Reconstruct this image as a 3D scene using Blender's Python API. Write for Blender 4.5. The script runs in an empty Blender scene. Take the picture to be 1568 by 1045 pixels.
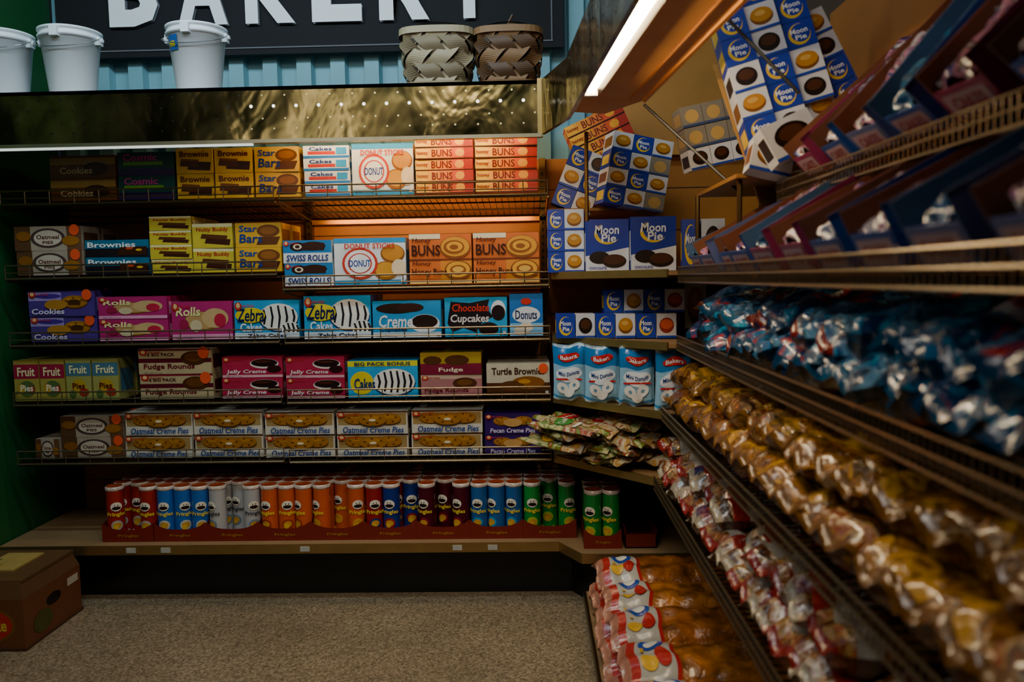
import bpy, math, random, colorsys
from mathutils import Matrix, Vector
random.seed(7)
S=bpy.context.scene
# ---------------------------------------------------------------- materials
MC={}
def hexc(h):
    h=h.lstrip('#'); c=[int(h[i:i+2],16)/255 for i in (0,2,4)]
    return tuple(((x/12.92) if x<=.04045 else ((x+.055)/1.055)**2.4) for x in c)+(1,)
def sat(c,s=1.22,v=.92):
    h,a,b=colorsys.rgb_to_hsv(*c[:3]); return colorsys.hsv_to_rgb(h,min(.97,a*s),min(1,b*v))+(1,)
PAL={'gold':(1.1,12,['#3c2410','#74481c','#a06c28','#54341a','#b88c44','#c08c24','#64401c']),
 'rust':(1.05,11,['#4c2c14','#80481c','#341c10','#a07c48','#7c2c1c','#94702c','#442814']),
 'blue':(1.15,7,['#0c2c5c','#145c8c','#081830','#5c84a0','#103468','#1c80a4','#0c2850']),
 'teal':(1.15,7,['#0c4c78','#1878a0','#0a2040','#143c68','#9c3028','#105880','#5c8ca8']),
 'red':(1.1,10,['#7c1c18','#a89880','#3c100c','#84582c','#b0a898','#701c18','#242c58']),
 'wrap':(1.05,13,['#6c6c80','#5c2434','#2c3c78','#b07890','#402014','#b4b0bc','#6c2c48']),
 'silver':(1.0,13,['#646c80','#a0a4b0','#303c68','#8c7080','#b8b4c0','#4c2c24','#787c88']),
 'chips':(1.15,11,['#a89838','#c0b890','#5c7c3c','#983020','#c8c4a8','#b88434','#b0a898']),
 }
def mat(col,kind='card'):
    key=(col,kind)
    if key in MC: return MC[key]
    m=bpy.data.materials.new(kind+'_'+col.strip('#')); m.use_nodes=True
    nt=m.node_tree; N=nt.nodes; L=nt.links; b=N['Principled BSDF']
    tc=N.new('ShaderNodeTexCoord'); nz=N.new('ShaderNodeTexNoise'); L.new(tc.outputs['Object'],nz.inputs['Vector'])
    if kind=='print':
        sx,sc,pal=PAL[col]
        nz.inputs['Scale'].default_value=sc; nz.inputs['Detail'].default_value=4; nz.inputs['Distortion'].default_value=.8
        cr=N.new('ShaderNodeValToRGB'); cr.color_ramp.interpolation='LINEAR'; e=cr.color_ramp.elements
        e[0].position=.28; e[0].color=sat(hexc(pal[0]),sx); e[1].position=.68; e[1].color=sat(hexc(pal[-1]),sx)
        for i,c in enumerate(pal[1:-1]):
            x=e.new(.38+.055*i); x.color=sat(hexc(c),sx)
        L.new(nz.outputs['Fac'],cr.inputs[0]); L.new(cr.outputs[0],b.inputs['Base Color'])
        b.inputs['Roughness'].default_value=.24; b.inputs['Coat Weight'].default_value=.5; b.inputs['Coat Roughness'].default_value=.08
        bump=.6
    else:
        c=hexc(col)
        if kind in('card','can','plastic','bread'): c=sat(c)
        mx=N.new('ShaderNodeMix'); mx.data_type='RGBA'; L.new(nz.outputs['Fac'],mx.inputs['Factor'])
        def cc(f): return tuple(min(1,x*f) for x in c[:3])+(1,)
        A,B=mx.inputs[6],mx.inputs[7]
        lo,hi,sc=.8,1.15,18
        rough=.45; metal=0; bump=0; coat=0
        if kind=='card': rough=.38
        elif kind=='paper': rough=.6; lo,hi=.8,1.15
        elif kind=='plastic': rough=.22; bump=.4; sc=28; coat=.5; lo,hi=.6,1.3
        elif kind=='film': rough=.25; bump=.15; coat=.3; lo,hi=.9,1.1
        elif kind=='bread': rough=.28; bump=.4; sc=16; coat=.5; lo,hi=.35,1.4
        elif kind=='metal': rough=.35; metal=.9
        elif kind=='wire': rough=.3; metal=.85
        elif kind=='smooth': rough=.35; lo,hi=.95,1.04; sc=4
        elif kind=='matte': rough=.8; lo,hi=.9,1.1; sc=4
        elif kind=='wood': rough=.55; sc=6; lo,hi=.75,1.2
        elif kind=='wall': rough=.6; sc=3; lo,hi=.8,1.15
        elif kind=='can': rough=.25; lo,hi=.92,1.06
        nz.inputs['Scale'].default_value=sc; nz.inputs['Detail'].default_value=3
        A.default_value=cc(lo); B.default_value=cc(hi)
        L.new(mx.outputs[2],b.inputs['Base Color'])
        b.inputs['Roughness'].default_value=rough; b.inputs['Metallic'].default_value=metal
        if coat:
            b.inputs['Coat Weight'].default_value=coat; b.inputs['Coat Roughness'].default_value=.12
        if kind=='bread':
            r=N.new('ShaderNodeMapRange'); r.inputs['From Min'].default_value=.35; r.inputs['From Max'].default_value=.65
            L.new(nz.outputs['Fac'],r.inputs['Value']); L.new(r.outputs[0],mx.inputs['Factor'])
    if bump:
        n2=N.new('ShaderNodeTexNoise'); n2.inputs['Scale'].default_value=32; n2.inputs['Detail'].default_value=2
        n2.inputs['Distortion'].default_value=1.2
        L.new(tc.outputs['Object'],n2.inputs['Vector'])
        bp=N.new('ShaderNodeBump'); bp.inputs['Strength'].default_value=bump; bp.inputs['Distance'].default_value=.012
        L.new(n2.outputs['Fac'],bp.inputs['Height']); L.new(bp.outputs[0],b.inputs['Normal'])
    MC[key]=m; return m
def emis(name,col,st):
    if name in MC: return MC[name]
    m=bpy.data.materials.new(name); m.use_nodes=True; b=m.node_tree.nodes['Principled BSDF']
    b.inputs['Base Color'].default_value=(.8,.8,.8,1)
    b.inputs['Emission Color'].default_value=col+(1,); b.inputs['Emission Strength'].default_value=st
    MC[name]=m; return m
def fascia_mat():
    if 'fascia' in MC: return MC['fascia']
    m=bpy.data.materials.new('polished_brass_panel'); m.use_nodes=True
    nt=m.node_tree; N=nt.nodes; L=nt.links; b=N['Principled BSDF']
    tc=N.new('ShaderNodeTexCoord'); mp=N.new('ShaderNodeMapping'); mp.inputs['Scale'].default_value=(3.2,3.2,2.2); mp.inputs['Rotation'].default_value=(0,.6,0)
    nz=N.new('ShaderNodeTexNoise'); nz.inputs['Scale'].default_value=1.6; nz.inputs['Detail'].default_value=3; nz.inputs['Distortion'].default_value=.4
    L.new(tc.outputs['Object'],mp.inputs[0]); L.new(mp.outputs[0],nz.inputs['Vector'])
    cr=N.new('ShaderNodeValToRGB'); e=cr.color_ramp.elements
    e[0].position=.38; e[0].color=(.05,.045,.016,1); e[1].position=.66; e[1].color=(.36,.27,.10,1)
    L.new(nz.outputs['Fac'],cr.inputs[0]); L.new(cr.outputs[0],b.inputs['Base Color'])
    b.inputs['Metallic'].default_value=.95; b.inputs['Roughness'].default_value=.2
    bp=N.new('ShaderNodeBump'); bp.inputs['Strength'].default_value=.35; bp.inputs['Distance'].default_value=.04
    L.new(nz.outputs['Fac'],bp.inputs['Height']); L.new(bp.outputs[0],b.inputs['Normal'])
    MC['fascia']=m; return m
def floor_mat():
    m=bpy.data.materials.new('speckled_terrazzo'); m.use_nodes=True
    nt=m.node_tree; N=nt.nodes; L=nt.links; b=N['Principled BSDF']
    tc=N.new('ShaderNodeTexCoord'); v=N.new('ShaderNodeTexVoronoi'); v.inputs['Scale'].default_value=130
    L.new(tc.outputs['Object'],v.inputs['Vector'])
    cr=N.new('ShaderNodeValToRGB'); e=cr.color_ramp.elements
    e[0].position=0; e[0].color=(.15,.105,.06,1); e[1].position=1; e[1].color=(.52,.40,.25,1)
    x=cr.color_ramp.elements.new(.5); x.color=(.33,.25,.15,1)
    L.new(v.outputs['Color'],cr.inputs[0])
    nz=N.new('ShaderNodeTexNoise'); nz.inputs['Scale'].default_value=2.5; L.new(tc.outputs['Object'],nz.inputs['Vector'])
    mx=N.new('ShaderNodeMix'); mx.data_type='RGBA'; mx.blend_type='MULTIPLY'; mx.inputs['Factor'].default_value=.5
    L.new(cr.outputs[0],mx.inputs[6]); L.new(nz.outputs['Fac'],mx.inputs[7]); L.new(mx.outputs[2],b.inputs['Base Color'])
    b.inputs['Roughness'].default_value=.34
    return m
# ---------------------------------------------------------------- mesh builder
TXT={}
def text_geo(s,off=.022):
    if (s,off) in TXT: return TXT[(s,off)]
    cu=bpy.data.curves.new('t','FONT'); cu.body=s; cu.resolution_u=2; cu.offset=off
    o=bpy.data.objects.new('t',cu); S.collection.objects.link(o)
    dg=bpy.context.evaluated_depsgraph_get(); me=bpy.data.meshes.new_from_object(o.evaluated_get(dg))
    vs=[v.co.copy() for v in me.vertices]; fs=[tuple(p.vertices) for p in me.polygons]
    bpy.data.objects.remove(o); bpy.data.curves.remove(cu); bpy.data.meshes.remove(me)
    x0=min(v.x for v in vs);x1=max(v.x for v in vs);y0=min(v.y for v in vs);y1=max(v.y for v in vs)
    vs=[((v.x-x0)/(x1-x0)-.5,(v.y-y0)/(y1-y0)-.5) for v in vs]
    TXT[(s,off)]=(vs,fs); return TXT[(s,off)]
class M:
    def __init__(s): s.v=[];s.f=[];s.m=[];s.mats=[];s.sm=[]
    def mi(s,m):
        if m not in s.mats: s.mats.append(m)
        return s.mats.index(m)
    def raw(s,vs,fs,m,smooth=False):
        o=len(s.v); s.v+= [Vector(v) for v in vs]; k=s.mi(m)
        for f in fs: s.f.append(tuple(i+o for i in f)); s.m.append(k); s.sm.append(smooth)
    def add(s,t,mx=None):
        o=len(s.v); s.v+=[(mx@v) if mx else v.copy() for v in t.v]
        mp=[s.mi(m) for m in t.mats]
        s.f+=[tuple(i+o for i in f) for f in t.f]; s.m+=[mp[i] for i in t.m]; s.sm+=t.sm
    def box(s,a,b,m):
        x0,y0,z0=a;x1,y1,z1=b
        s.raw([(x0,y0,z0),(x1,y0,z0),(x1,y1,z0),(x0,y1,z0),(x0,y0,z1),(x1,y0,z1),(x1,y1,z1),(x0,y1,z1)],
              [(0,3,2,1),(4,5,6,7),(0,1,5,4),(1,2,6,5),(2,3,7,6),(3,0,4,7)],m)
    def prism(s,poly,z0,z1,m):
        n=len(poly); vs=[(x,y,z0) for x,y in poly]+[(x,y,z1) for x,y in poly]
        s.raw(vs,[tuple(range(n))[::-1],tuple(range(n,2*n))]+[(i,(i+1)%n,n+(i+1)%n,n+i) for i in range(n)],m)
    def rod(s,p,q,r,m,n=5):
        p=Vector(p);q=Vector(q);d=(q-p).normalized(); u=d.orthogonal().normalized(); w=d.cross(u); vs=[]
        for c in (p,q):
            for i in range(n):
                a=2*math.pi*i/n; vs.append(c+r*(math.cos(a)*u+math.sin(a)*w))
        s.raw(vs,[(i,(i+1)%n,n+(i+1)%n,n+i) for i in range(n)]+[tuple(range(n))[::-1],tuple(range(n,2*n))],m,n>8)
    def lathe(s,prof,m,n=32,c=(0,0,0)):
        vs=[];fs=[]
        for r,z in prof:
            for i in range(n):
                a=2*math.pi*i/n; vs.append((c[0]+r*math.cos(a),c[1]+r*math.sin(a),c[2]+z))
        for j in range(len(prof)-1):
            for i in range(n): fs.append((j*n+i,j*n+(i+1)%n,(j+1)*n+(i+1)%n,(j+1)*n+i))
        s.raw(vs,fs,m,True)
    def obj(s,name,parent=None):
        me=bpy.data.meshes.new(name)
        xs=[v.x for v in s.v];ys=[v.y for v in s.v];zs=[v.z for v in s.v]
        c=Vector(((min(xs)+max(xs))/2,(min(ys)+max(ys))/2,min(zs)))
        me.from_pydata([v-c for v in s.v],[],s.f)
        for m in s.mats: me.materials.append(m)
        me.polygons.foreach_set('material_index',s.m); me.polygons.foreach_set('use_smooth',s.sm); me.update()
        o=bpy.data.objects.new(name,me); S.collection.objects.link(o); o.location=c
        if parent: o.parent=parent
        return o
def TR(x,y,z,rx=0,ry=0,rz=0,s=1):
    return Matrix.Translation((x,y,z))@Matrix.Rotation(math.radians(rz),4,'Z')@Matrix.Rotation(math.radians(ry),4,'Y')@Matrix.Rotation(math.radians(rx),4,'X')@Matrix.Scale(s,4)
LIE=TR(0,0,0,-90,0,-90)   # a standing bag laid down with its length along +X
def empty(name,loc=(0,0,0)):
    e=bpy.data.objects.new(name,None); e.empty_display_size=.1; S.collection.objects.link(e); e.location=loc; return e
def decals(t,dl,w,h,off=.0006,kind='card'):
    for i,d in enumerate(dl):
        y=-off*(i+1); k=d[0]
        if k=='r':
            _,x0,z0,x1,z1,c=d
            t.raw([(x0*w,y,z0*h),(x1*w,y,z0*h),(x1*w,y,z1*h),(x0*w,y,z1*h)],[(0,1,2,3)],mat(c,kind))
        elif k=='e':
            _,cx,cz,rx,rz,c=d; n=20
            vs=[(cx*w,y,cz*h)]; fs=[]
            for j in (.5,1):
                for q in range(n):
                    a=2*math.pi*q/n; vs.append(((cx+rx*j*math.cos(a))*w,y,(cz+rz*j*math.sin(a))*h))
            for q in range(n):
                q2=(q+1)%n; fs.append((0,1+q,1+q2)); fs.append((1+q,1+n+q,1+n+q2,1+q2))
            t.raw(vs,fs,mat(c,kind))
        elif k=='p':
            t.raw([(x*w,y,z*h) for x,z in d[1]],[tuple(range(len(d[1])))],mat(d[2],kind))
        elif k=='t':
            s_,cx,cz,tw,th,c=d[1:7]; sh=d[7] if len(d)>7 else 0
            vs,fs=text_geo(s_)
            t.raw([((cx+x*tw)*w+sh*z*th*h,y,(cz+z*th)*h) for x,z in vs],fs,mat(c,kind))
def cookie(cx,cz,rx,rz,c='#a8743c',d='#5c3818'):
    o=[('e',cx,cz-.03,rx,rz,d),('e',cx,cz+.02,rx,rz,c),('e',cx-rx*.1,cz+.02+rz*.3,rx*.6,rz*.35,'#bf8a4e')]
    for a in (0.4,1.7,2.9,4.1,5.3): o.append(('e',cx+rx*.6*math.cos(a),cz+.02+rz*.6*math.sin(a),rx*.1,rz*.1,d))
    return o
def stripes(cx,cz,rx,rz,n=5,c='#15151c'):
    o=[('e',cx,cz-.04,rx*1.03,rz,'#0c2c58'),('e',cx,cz,rx,rz,'#f2efe6')]
    for i in range(n):
        x=cx-rx*.75+i*rx*1.5/(n-1); s=math.sqrt(max(.1,1-((x-cx)/rx)**2))
        o.append(('p',[(x-.016,cz-rz*.8*s),(x+.012,cz-rz*.8*s),(x+.04,cz),(x+.012,cz+rz*.85*s),(x-.016,cz+rz*.85*s),(x+.006,cz)],c))
    return o
logo=[('e',.07,.86,.055,.11,'#c03028'),('e',.07,.88,.03,.07,'#e8c8a0'),('t','Little Debbie',.22,.87,.2,.07,'#c03028'),('t','NET WT 12 OZ',.2,.05,.26,.04,'#404040')]
fine=[('t','NET WT 12 OZ (340g)',.2,.045,.3,.04,'#303030'),('r',.93,.04,.98,.14,'#e8e8e8')]
P={
'oat':('#d8d2c4',[('r',0,.93,1,1,'#5c3a20'),('r',.02,.4,.98,.9,'#a89068'),]+cookie(.28,.66,.17,.24)+cookie(.74,.66,.17,.24)+cookie(.51,.62,.2,.27)+[('e',.51,.62,.05,.06,'#efe0bc'),('t','Oatmeal Creme Pies',.52,.2,.86,.27,'#1c3f8c',.15)]+logo),
'swiss':('#e6e8ea',[('r',0,.45,1,1,'#3d7fb8'),('e',.3,.72,.16,.2,'#2b140c'),('e',.62,.74,.26,.2,'#2b140c'),('r',.3,.56,.85,.88,'#341a10'),('e',.3,.72,.09,.12,'#e8dcc8'),('e',.3,.72,.05,.07,'#341a10'),('t','SWISS ROLLS',.5,.22,.86,.28,'#1c2f7c',.1)]+logo),
'donut':('#e4e8ec',[('r',0,0,1,.1,'#3f96cf'),('r',0,.9,1,1,'#3f96cf'),('e',.82,.66,.17,.2,'#8c5424'),('e',.82,.68,.15,.17,'#c88c48'),('e',.72,.3,.18,.2,'#9c6430'),('e',.72,.32,.15,.16,'#d4a058'),('e',.9,.36,.1,.18,'#e9d8bc'),('e',.36,.46,.25,.34,'#cc3a2a'),('e',.36,.46,.215,.29,'#eef0f2'),('e',.36,.46,.17,.22,'#cc3a2a'),('e',.36,.46,.15,.2,'#f4f4f4'),('t','DONUT',.36,.46,.3,.15,'#23469c'),('t','DONUT STICKS',.5,.83,.7,.11,'#cc3a2a')]+fine),
'bun':('#d8680c',[('r',0,0,1,.05,'#f0c890'),('r',.5,.05,1,.46,'#e08814'),('r',0,.46,1,.5,'#7c3410'),('r',0,.9,.5,1,'#f2e4c8'),('e',.74,.72,.25,.23,'#8c4c1c'),('e',.74,.74,.23,.2,'#e0a048'),('e',.72,.73,.17,.14,'#98541c'),('e',.73,.74,.13,.1,'#e9b060'),('e',.72,.73,.07,.05,'#98541c'),('e',.78,.26,.22,.2,'#8c4c1c'),('e',.78,.28,.19,.16,'#ecb060'),('e',.78,.27,.13,.1,'#98541c'),('e',.78,.28,.09,.06,'#ecc080'),('t','Honey',.2,.86,.3,.12,'#5a1c08',.2),('t','BUNS',.27,.67,.46,.22,'#3c1004'),('t','Honey',.2,.4,.3,.1,'#5a1c08',.2),('t','Honey Buns',.32,.22,.56,.17,'#3c1004')]),
'flatbun':('#e04400',[('r',.0,.10,.2,1,'#f4c878'),('r',.2,.10,.40,1,'#f4a820'),('r',.40,.10,.62,1,'#ec8000'),('r',.62,.1,.84,1,'#dc4c00'),('r',.84,.1,1,1,'#b01c00'),('t','BUNS',.46,.54,.36,.66,'#7c1400'),('t','honey',.12,.54,.2,.42,'#982404'),('e',.77,.55,.08,.36,'#f0a840'),('r',0,0,1,.10,'#3c1004')]),
'stripe':('#e4e6ec',[('r',0,0,1,.2,'#3a78c0'),('r',.1,.3,.7,.55,'#c22c24'),('r',.72,.3,.95,.85,'#5aa0d8'),('t','Cakes',.38,.75,.5,.3,'#26408a')]),
'zebra':('#3aa2d6',stripes(.68,.56,.3,.36)+stripes(.86,.24,.14,.2,4)+[('r',0,0,1,.16,'#e8eef2'),('e',.25,.62,.23,.2,'#e8d030'),('t','Zebra',.26,.62,.42,.34,'#101c50',.1),('t','Cakes',.26,.3,.34,.22,'#f2f2f2'),('t','Zebra Cakes',.5,.08,.6,.1,'#101c50')]+logo),
'zebray':('#49a8dc',[('r',0,.85,1,1,'#d8d23c'),('e',.2,.4,.17,.32,'#e8d23a')]+stripes(.66,.42,.3,.36,6)+[('t','Cakes',.24,.38,.3,.3,'#123070'),('t','BIG PACK BONUS',.5,.92,.8,.1,'#103060')]),
'creme':('#3f9cd2',[('r',0,0,1,.15,'#e6edf2'),('e',.76,.38,.22,.25,'#eef2f4'),('e',.76,.43,.19,.19,'#241008'),('e',.35,.8,.3,.14,'#2c160c'),('e',.55,.82,.2,.12,'#3c2014'),('t','Creme',.34,.45,.5,.34,'#f4f4f4',.12),('t','Cupcakes',.3,.22,.4,.14,'#102058')]+fine),
'choc':('#49a6d8',[('p',[(.04,.35),(.1,.9),(.4,.86),(.72,.95),(.68,.7),(.78,.5),(.6,.36),(.5,.1),(.3,.22),(.12,.12)],'#160c10'),('e',.86,.66,.12,.26,'#f0f0f0'),('e',.86,.6,.11,.2,'#1c0c08'),('e',.7,.2,.16,.16,'#20100a'),('t','Chocolate',.42,.74,.6,.2,'#d84038',.1),('t','Cupcakes',.4,.44,.62,.26,'#f2e6e0',.1)]+fine),
'mini':('#2f74c0',[('r',0,0,1,.3,'#9cc8e8'),('e',.5,.5,.42,.2,'#f0f0f0'),('t','Donuts',.5,.5,.66,.22,'#12285c'),('e',.5,.2,.2,.13,'#efe4d4'),('e',.3,.12,.18,.1,'#e8dcc8'),('e',.5,.82,.16,.08,'#d03028')]),
'jelly':('#b02848',[('r',0,.0,1,.12,'#e8b8c0'),('e',.7,.66,.24,.24,'#e8dcd4'),('e',.7,.7,.22,.19,'#1c0c0c'),('e',.86,.4,.12,.18,'#2a1010'),('e',.68,.76,.14,.06,'#4a2418'),('t','Jelly Creme',.4,.26,.66,.24,'#f4e4e4',.15)]+logo),
'fudge':('#bcac8c',[('r',0,.45,1,.62,'#5c1828'),('r',0,.93,1,1,'#8a2838'),('e',.76,.62,.18,.28,'#4c2c1a'),('e',.76,.66,.13,.18,'#6a4228'),('t','Fudge Rounds',.42,.28,.7,.26,'#6c1626'),('t','16 BIG PACK',.3,.78,.4,.13,'#4c1a20')]+logo),
'fudgep':('#b08080',[('r',0,.8,1,1,'#c8b0a0'),('e',.72,.6,.2,.26,'#4c2c1a'),('e',.72,.64,.13,.14,'#70482c'),('t','Fudge Rounds',.42,.26,.72,.24,'#6c1626')]+logo),
'fudgey':('#a89040',[('r',0,.0,1,.5,'#7a3040'),('e',.6,.65,.2,.24,'#50301c'),('e',.2,.65,.15,.2,'#50301c'),('t','Fudge',.5,.2,.4,.24,'#f0e0c8')]),
'turtle':('#ccc4b0',[('r',0,0,1,.4,'#4c3020'),('e',.66,.4,.26,.2,'#8c5a34'),('e',.4,.3,.2,.16,'#5c3820'),('e',.6,.44,.1,.07,'#c89048'),('t','Turtle Brownies',.5,.76,.84,.22,'#3c2014')]+fine),
'pecan':('#402c68',cookie(.32,.64,.17,.2)+cookie(.68,.66,.17,.2)+[('e',.5,.58,.17,.2,'#cda678'),('t','Pecan Creme Pies',.5,.2,.8,.22,'#e8dcf0',.1)]+logo),
'purple':('#5c4c88',[('r',0,.62,.5,.95,'#a898c8'),('e',.3,.8,.2,.1,'#5c4890')]+cookie(.7,.56,.2,.24)+[('e',.7,.56,.1,.1,'#4a3020'),('e',.42,.46,.17,.2,'#b88c5c'),('t','Cookies',.3,.2,.5,.22,'#e8dcf0',.1)]+logo),
'pinkroll':('#b83070',[('r',0,0,1,.14,'#f0b0cc'),('e',.5,.48,.3,.26,'#80603c'),('e',.5,.5,.28,.23,'#c0a078'),('e',.72,.56,.22,.26,'#d0b48c'),('e',.8,.5,.1,.18,'#c43c50'),('e',.4,.36,.1,.16,'#d8c8a8'),('e',.2,.4,.08,.14,'#a03050'),('t','Rolls',.28,.74,.4,.24,'#f2ecb0',.1)]+logo),
'fruit':('#a89c60',[('r',0,.55,1,.9,'#a04858'),('e',.5,.3,.34,.2,'#586c44'),('e',.3,.3,.14,.12,'#c8a048'),('e',.7,.28,.12,.1,'#a83c30'),('t','Fruit',.5,.72,.7,.22,'#f4ecc0'),('t','Pies',.5,.32,.5,.16,'#f4f0d8')]),
'fruit2':('#a0a068',[('r',0,.6,1,.92,'#587888'),('e',.5,.34,.3,.18,'#c0a050'),('e',.7,.2,.2,.1,'#a04840'),('e',.25,.16,.14,.1,'#586c44'),('t','Fruit',.5,.76,.7,.2,'#f4ecc0'),('t','Pies',.5,.36,.5,.14,'#5c1c10')]),
'star':('#d0a020',[('e',.72,.66,.25,.26,'#6a3c18'),('e',.72,.68,.18,.16,'#8c5828'),('p',[(.45,.1),(.9,.1),(.98,.42),(.55,.42)],'#5a3216'),('t','Star',.28,.76,.4,.26,'#1c3c90',.1),('t','Bars',.34,.36,.5,.36,'#16307c',.1)]),
'nutty':('#c8b868',[('r',0,.86,1,1,'#e8e0b0'),('p',[(.3,.2),(.92,.1),(.95,.34),(.35,.44)],'#3c1c10'),('p',[(.2,.4),(.85,.32),(.88,.5),(.24,.58)],'#54301c'),('t','Nutty Buddy',.5,.74,.8,.2,'#b02818')]),
'nuttyd':('#e2b418',[('p',[(.3,.16),(.92,.1),(.95,.44),(.35,.5)],'#3c1c10'),('p',[(.1,.3),(.6,.25),(.62,.55),(.14,.6)],'#54301c'),('p',[(.12,.5),(.6,.46),(.62,.55),(.14,.6)],'#7c5030'),('t','Brownie',.5,.78,.8,.24,'#601808')]),
'brownie':('#2c6c8c',[('r',0,.0,1,.5,'#1c141c'),('p',[(.5,.1),(.95,.1),(.98,.6),(.55,.6)],'#3a2014'),('e',.7,.5,.06,.08,'#c84830'),('e',.85,.4,.05,.07,'#e0b030'),('t','Brownies',.42,.72,.76,.32,'#f0f0ee')]),
'iced':('#a89c8c',[('r',0,0,.24,1,'#5c4434'),('r',.78,0,1,1,'#6c5040'),('e',.5,.52,.26,.4,'#4a3a38'),('e',.5,.52,.21,.32,'#c8bcac'),('t','Oatmeal',.5,.56,.34,.18,'#54302c'),('t','PIES',.5,.34,.16,.12,'#54302c'),('e',.84,.4,.13,.2,'#9c7048'),('e',.14,.6,.11,.2,'#8c6240')]),
'dark1':('#6c4830',[('r',0,.6,1,.9,'#a08458'),('e',.7,.4,.2,.3,'#3c2014'),('t','Cookies',.4,.34,.5,.3,'#c8b490')]),
'dark2':('#1c4444',[('r',0,.0,1,.3,'#3c2c5c'),('r',.1,.45,.8,.6,'#6c9c4c'),('t','Cosmic',.4,.78,.6,.3,'#c0609c')]),
'moonL':('#1030a0',[('r',0,0,1,.46,'#e6e8ee'),('p',[(0,.3),(1,.46),(1,.6),(0,.5)],'#1030a0'),('e',.5,.72,.3,.2,'#f0c830'),('e',.55,.75,.28,.19,'#1030a0'),('t','Moon',.5,.8,.55,.17,'#f6f6f6',.05),('t','Pie',.54,.64,.34,.16,'#f6f6f6',.05),('e',.32,.27,.24,.12,'#1c0e08'),('e',.66,.2,.28,.13,'#1c0e08'),('e',.66,.23,.25,.1,'#4a2a18'),('t','CHOCOLATE',.28,.07,.4,.05,'#1030a0')]),
'moonS':('#1434a0',[('e',.5,.5,.36,.4,'#ecc22c'),('e',.54,.54,.31,.34,'#1434a0'),('t','Moon',.5,.62,.56,.2,'#f4f4f4'),('t','Pie',.52,.38,.36,.18,'#f4f4f4')]),
'moonW':('#d8d8dc',[('e',.5,.5,.38,.32,'#7c4c1c'),('e',.5,.57,.36,.27,'#c08c50'),('e',.47,.62,.18,.1,'#d8b078'),('r',0,0,1,.1,'#2040a8')]),
'moonB':('#d8d8dc',[('e',.5,.52,.36,.34,'#1c0c04'),('e',.5,.58,.26,.2,'#4a2c1c'),('r',0,0,1,.1,'#2040a8')]),
'moonR':('#d8d4d4',[('e',.5,.52,.38,.32,'#983420'),('e',.5,.57,.32,.2,'#d87058'),('r',0,0,1,.1,'#2040a8')]),
'grey':('#8c8478',[('e',.5,.5,.32,.32,'#c8a878'),('r',0,0,1,.12,'#4c5878')]),
}
BT={}
def pbox(p,w,h,d,tag=False):
    k=(p,round(w,3),round(h,3),round(d,3),tag)
    if k in BT: return BT[k]
    t=M(); base,dl=P[p]; t.box((0,0,0),(w,d,h),mat(base))
    t.raw([(w*.04,d*.45,h+.0005),(w*.96,d*.45,h+.0005),(w*.96,d*.55,h+.0005),(w*.04,d*.55,h+.0005)],[(0,1,2,3)],mat('#4a4038'))
    c2=dl[0][-1] if isinstance(dl[0][-1],str) and dl[0][-1][0]=='#' else '#888888'
    for x in (-.0006,w+.0006):
        t.raw([(x,d*.12,h*.2),(x,d*.88,h*.2),(x,d*.88,h*.75),(x,d*.12,h*.75)],[(0,1,2,3)],mat(c2))
    if tag: dl=dl+[('e',.9,.84,.075,.075*w/h*1.1,'#f0501c')]
    decals(t,dl,w,h,.0004); BT[k]=t; return t
def stack(name,p,x0,x1,z,n,h,y=3.42,d=.15,tag=False,rows=2):
    m=M(); w=x1-x0-.004
    for r in range(rows):
        for i in range(n):
            t=pbox(p if isinstance(p,str) else p[i%len(p)],w,h,d,tag)
            j=random.uniform(-.005,.005); a=random.uniform(-1.6,1.6)
            m.add(t,TR(x0+.002+j*.4,y+r*(d+.012)+abs(j),z+i*(h+.0012),0,0,a))
    return m.obj(name)
# ---------------------------------------------------------------- room
X_L,X_R,Y_B=-2.33,1.14,3.95
m=M(); m.box((X_L-.1,-1.6,-.05),(X_R+.1,Y_B+.1,0),floor_mat()); m.obj('floor')
m=M(); m.box((X_L-.1,-1.6,3.2),(X_R+.1,Y_B+.1,3.25),mat('#2c2c30','wall')); m.obj('ceiling')
m=M(); m.box((X_L-.08,-1.6,0),(X_L,Y_B,3.2),mat('#0c5424','wall')); m.obj('wall_left')
m=M(); m.box((X_R,-1.6,0),(X_R+.08,Y_B,3.2),mat('#4c3c2c','wall')); m.obj('wall_right')
m=M(); m.box((X_L,Y_B+.03,0),(X_R,Y_B+.1,3.2),mat('#3c4c50','wall'))
pts=[];x=X_L
while x<X_R:
    for dx,dy in ((0,.02),(.045,.02),(.055,-.025),(.125,-.025),(.135,.02)): pts.append((min(x+dx,X_R),Y_B+dy))
    x+=.165
n=len(pts); tm=mat('#7cb0bc','wall')
m.raw([(a,b,1.9) for a,b in pts]+[(a,b,3.2) for a,b in pts],[(i,i+1,n+i+1,n+i) for i in range(n-1)],tm)
m.obj('wall_back')
# sign
m=M(); m.box((-2.25,3.86,2.465),(.17,3.9,3.05),mat('#07070d','matte'))
for a,b in (((-2.2,3.855,2.492),(.12,3.86,2.498)),((.112,3.855,2.498),(.118,3.86,3.0))): m.box(a,b,mat('#6a6a70','matte'))
lm=mat('#f4f8fa','matte')
for ch,cx in zip('BAKERY',(-1.86,-1.53,-1.21,-.894,-.576,-.27)):
    vs,fs=text_geo(ch,.045); w,h=.235,.34
    V=[(cx+a*w,3.835,2.60+h/2+b*h) for a,b in vs]; m.raw(V,fs,lm)
    V2=[(a,3.858,c) for a,b,c in V]; m.raw(V2,fs,mat('#777a80','smooth'))
m.obj('bakery_sign')
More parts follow.
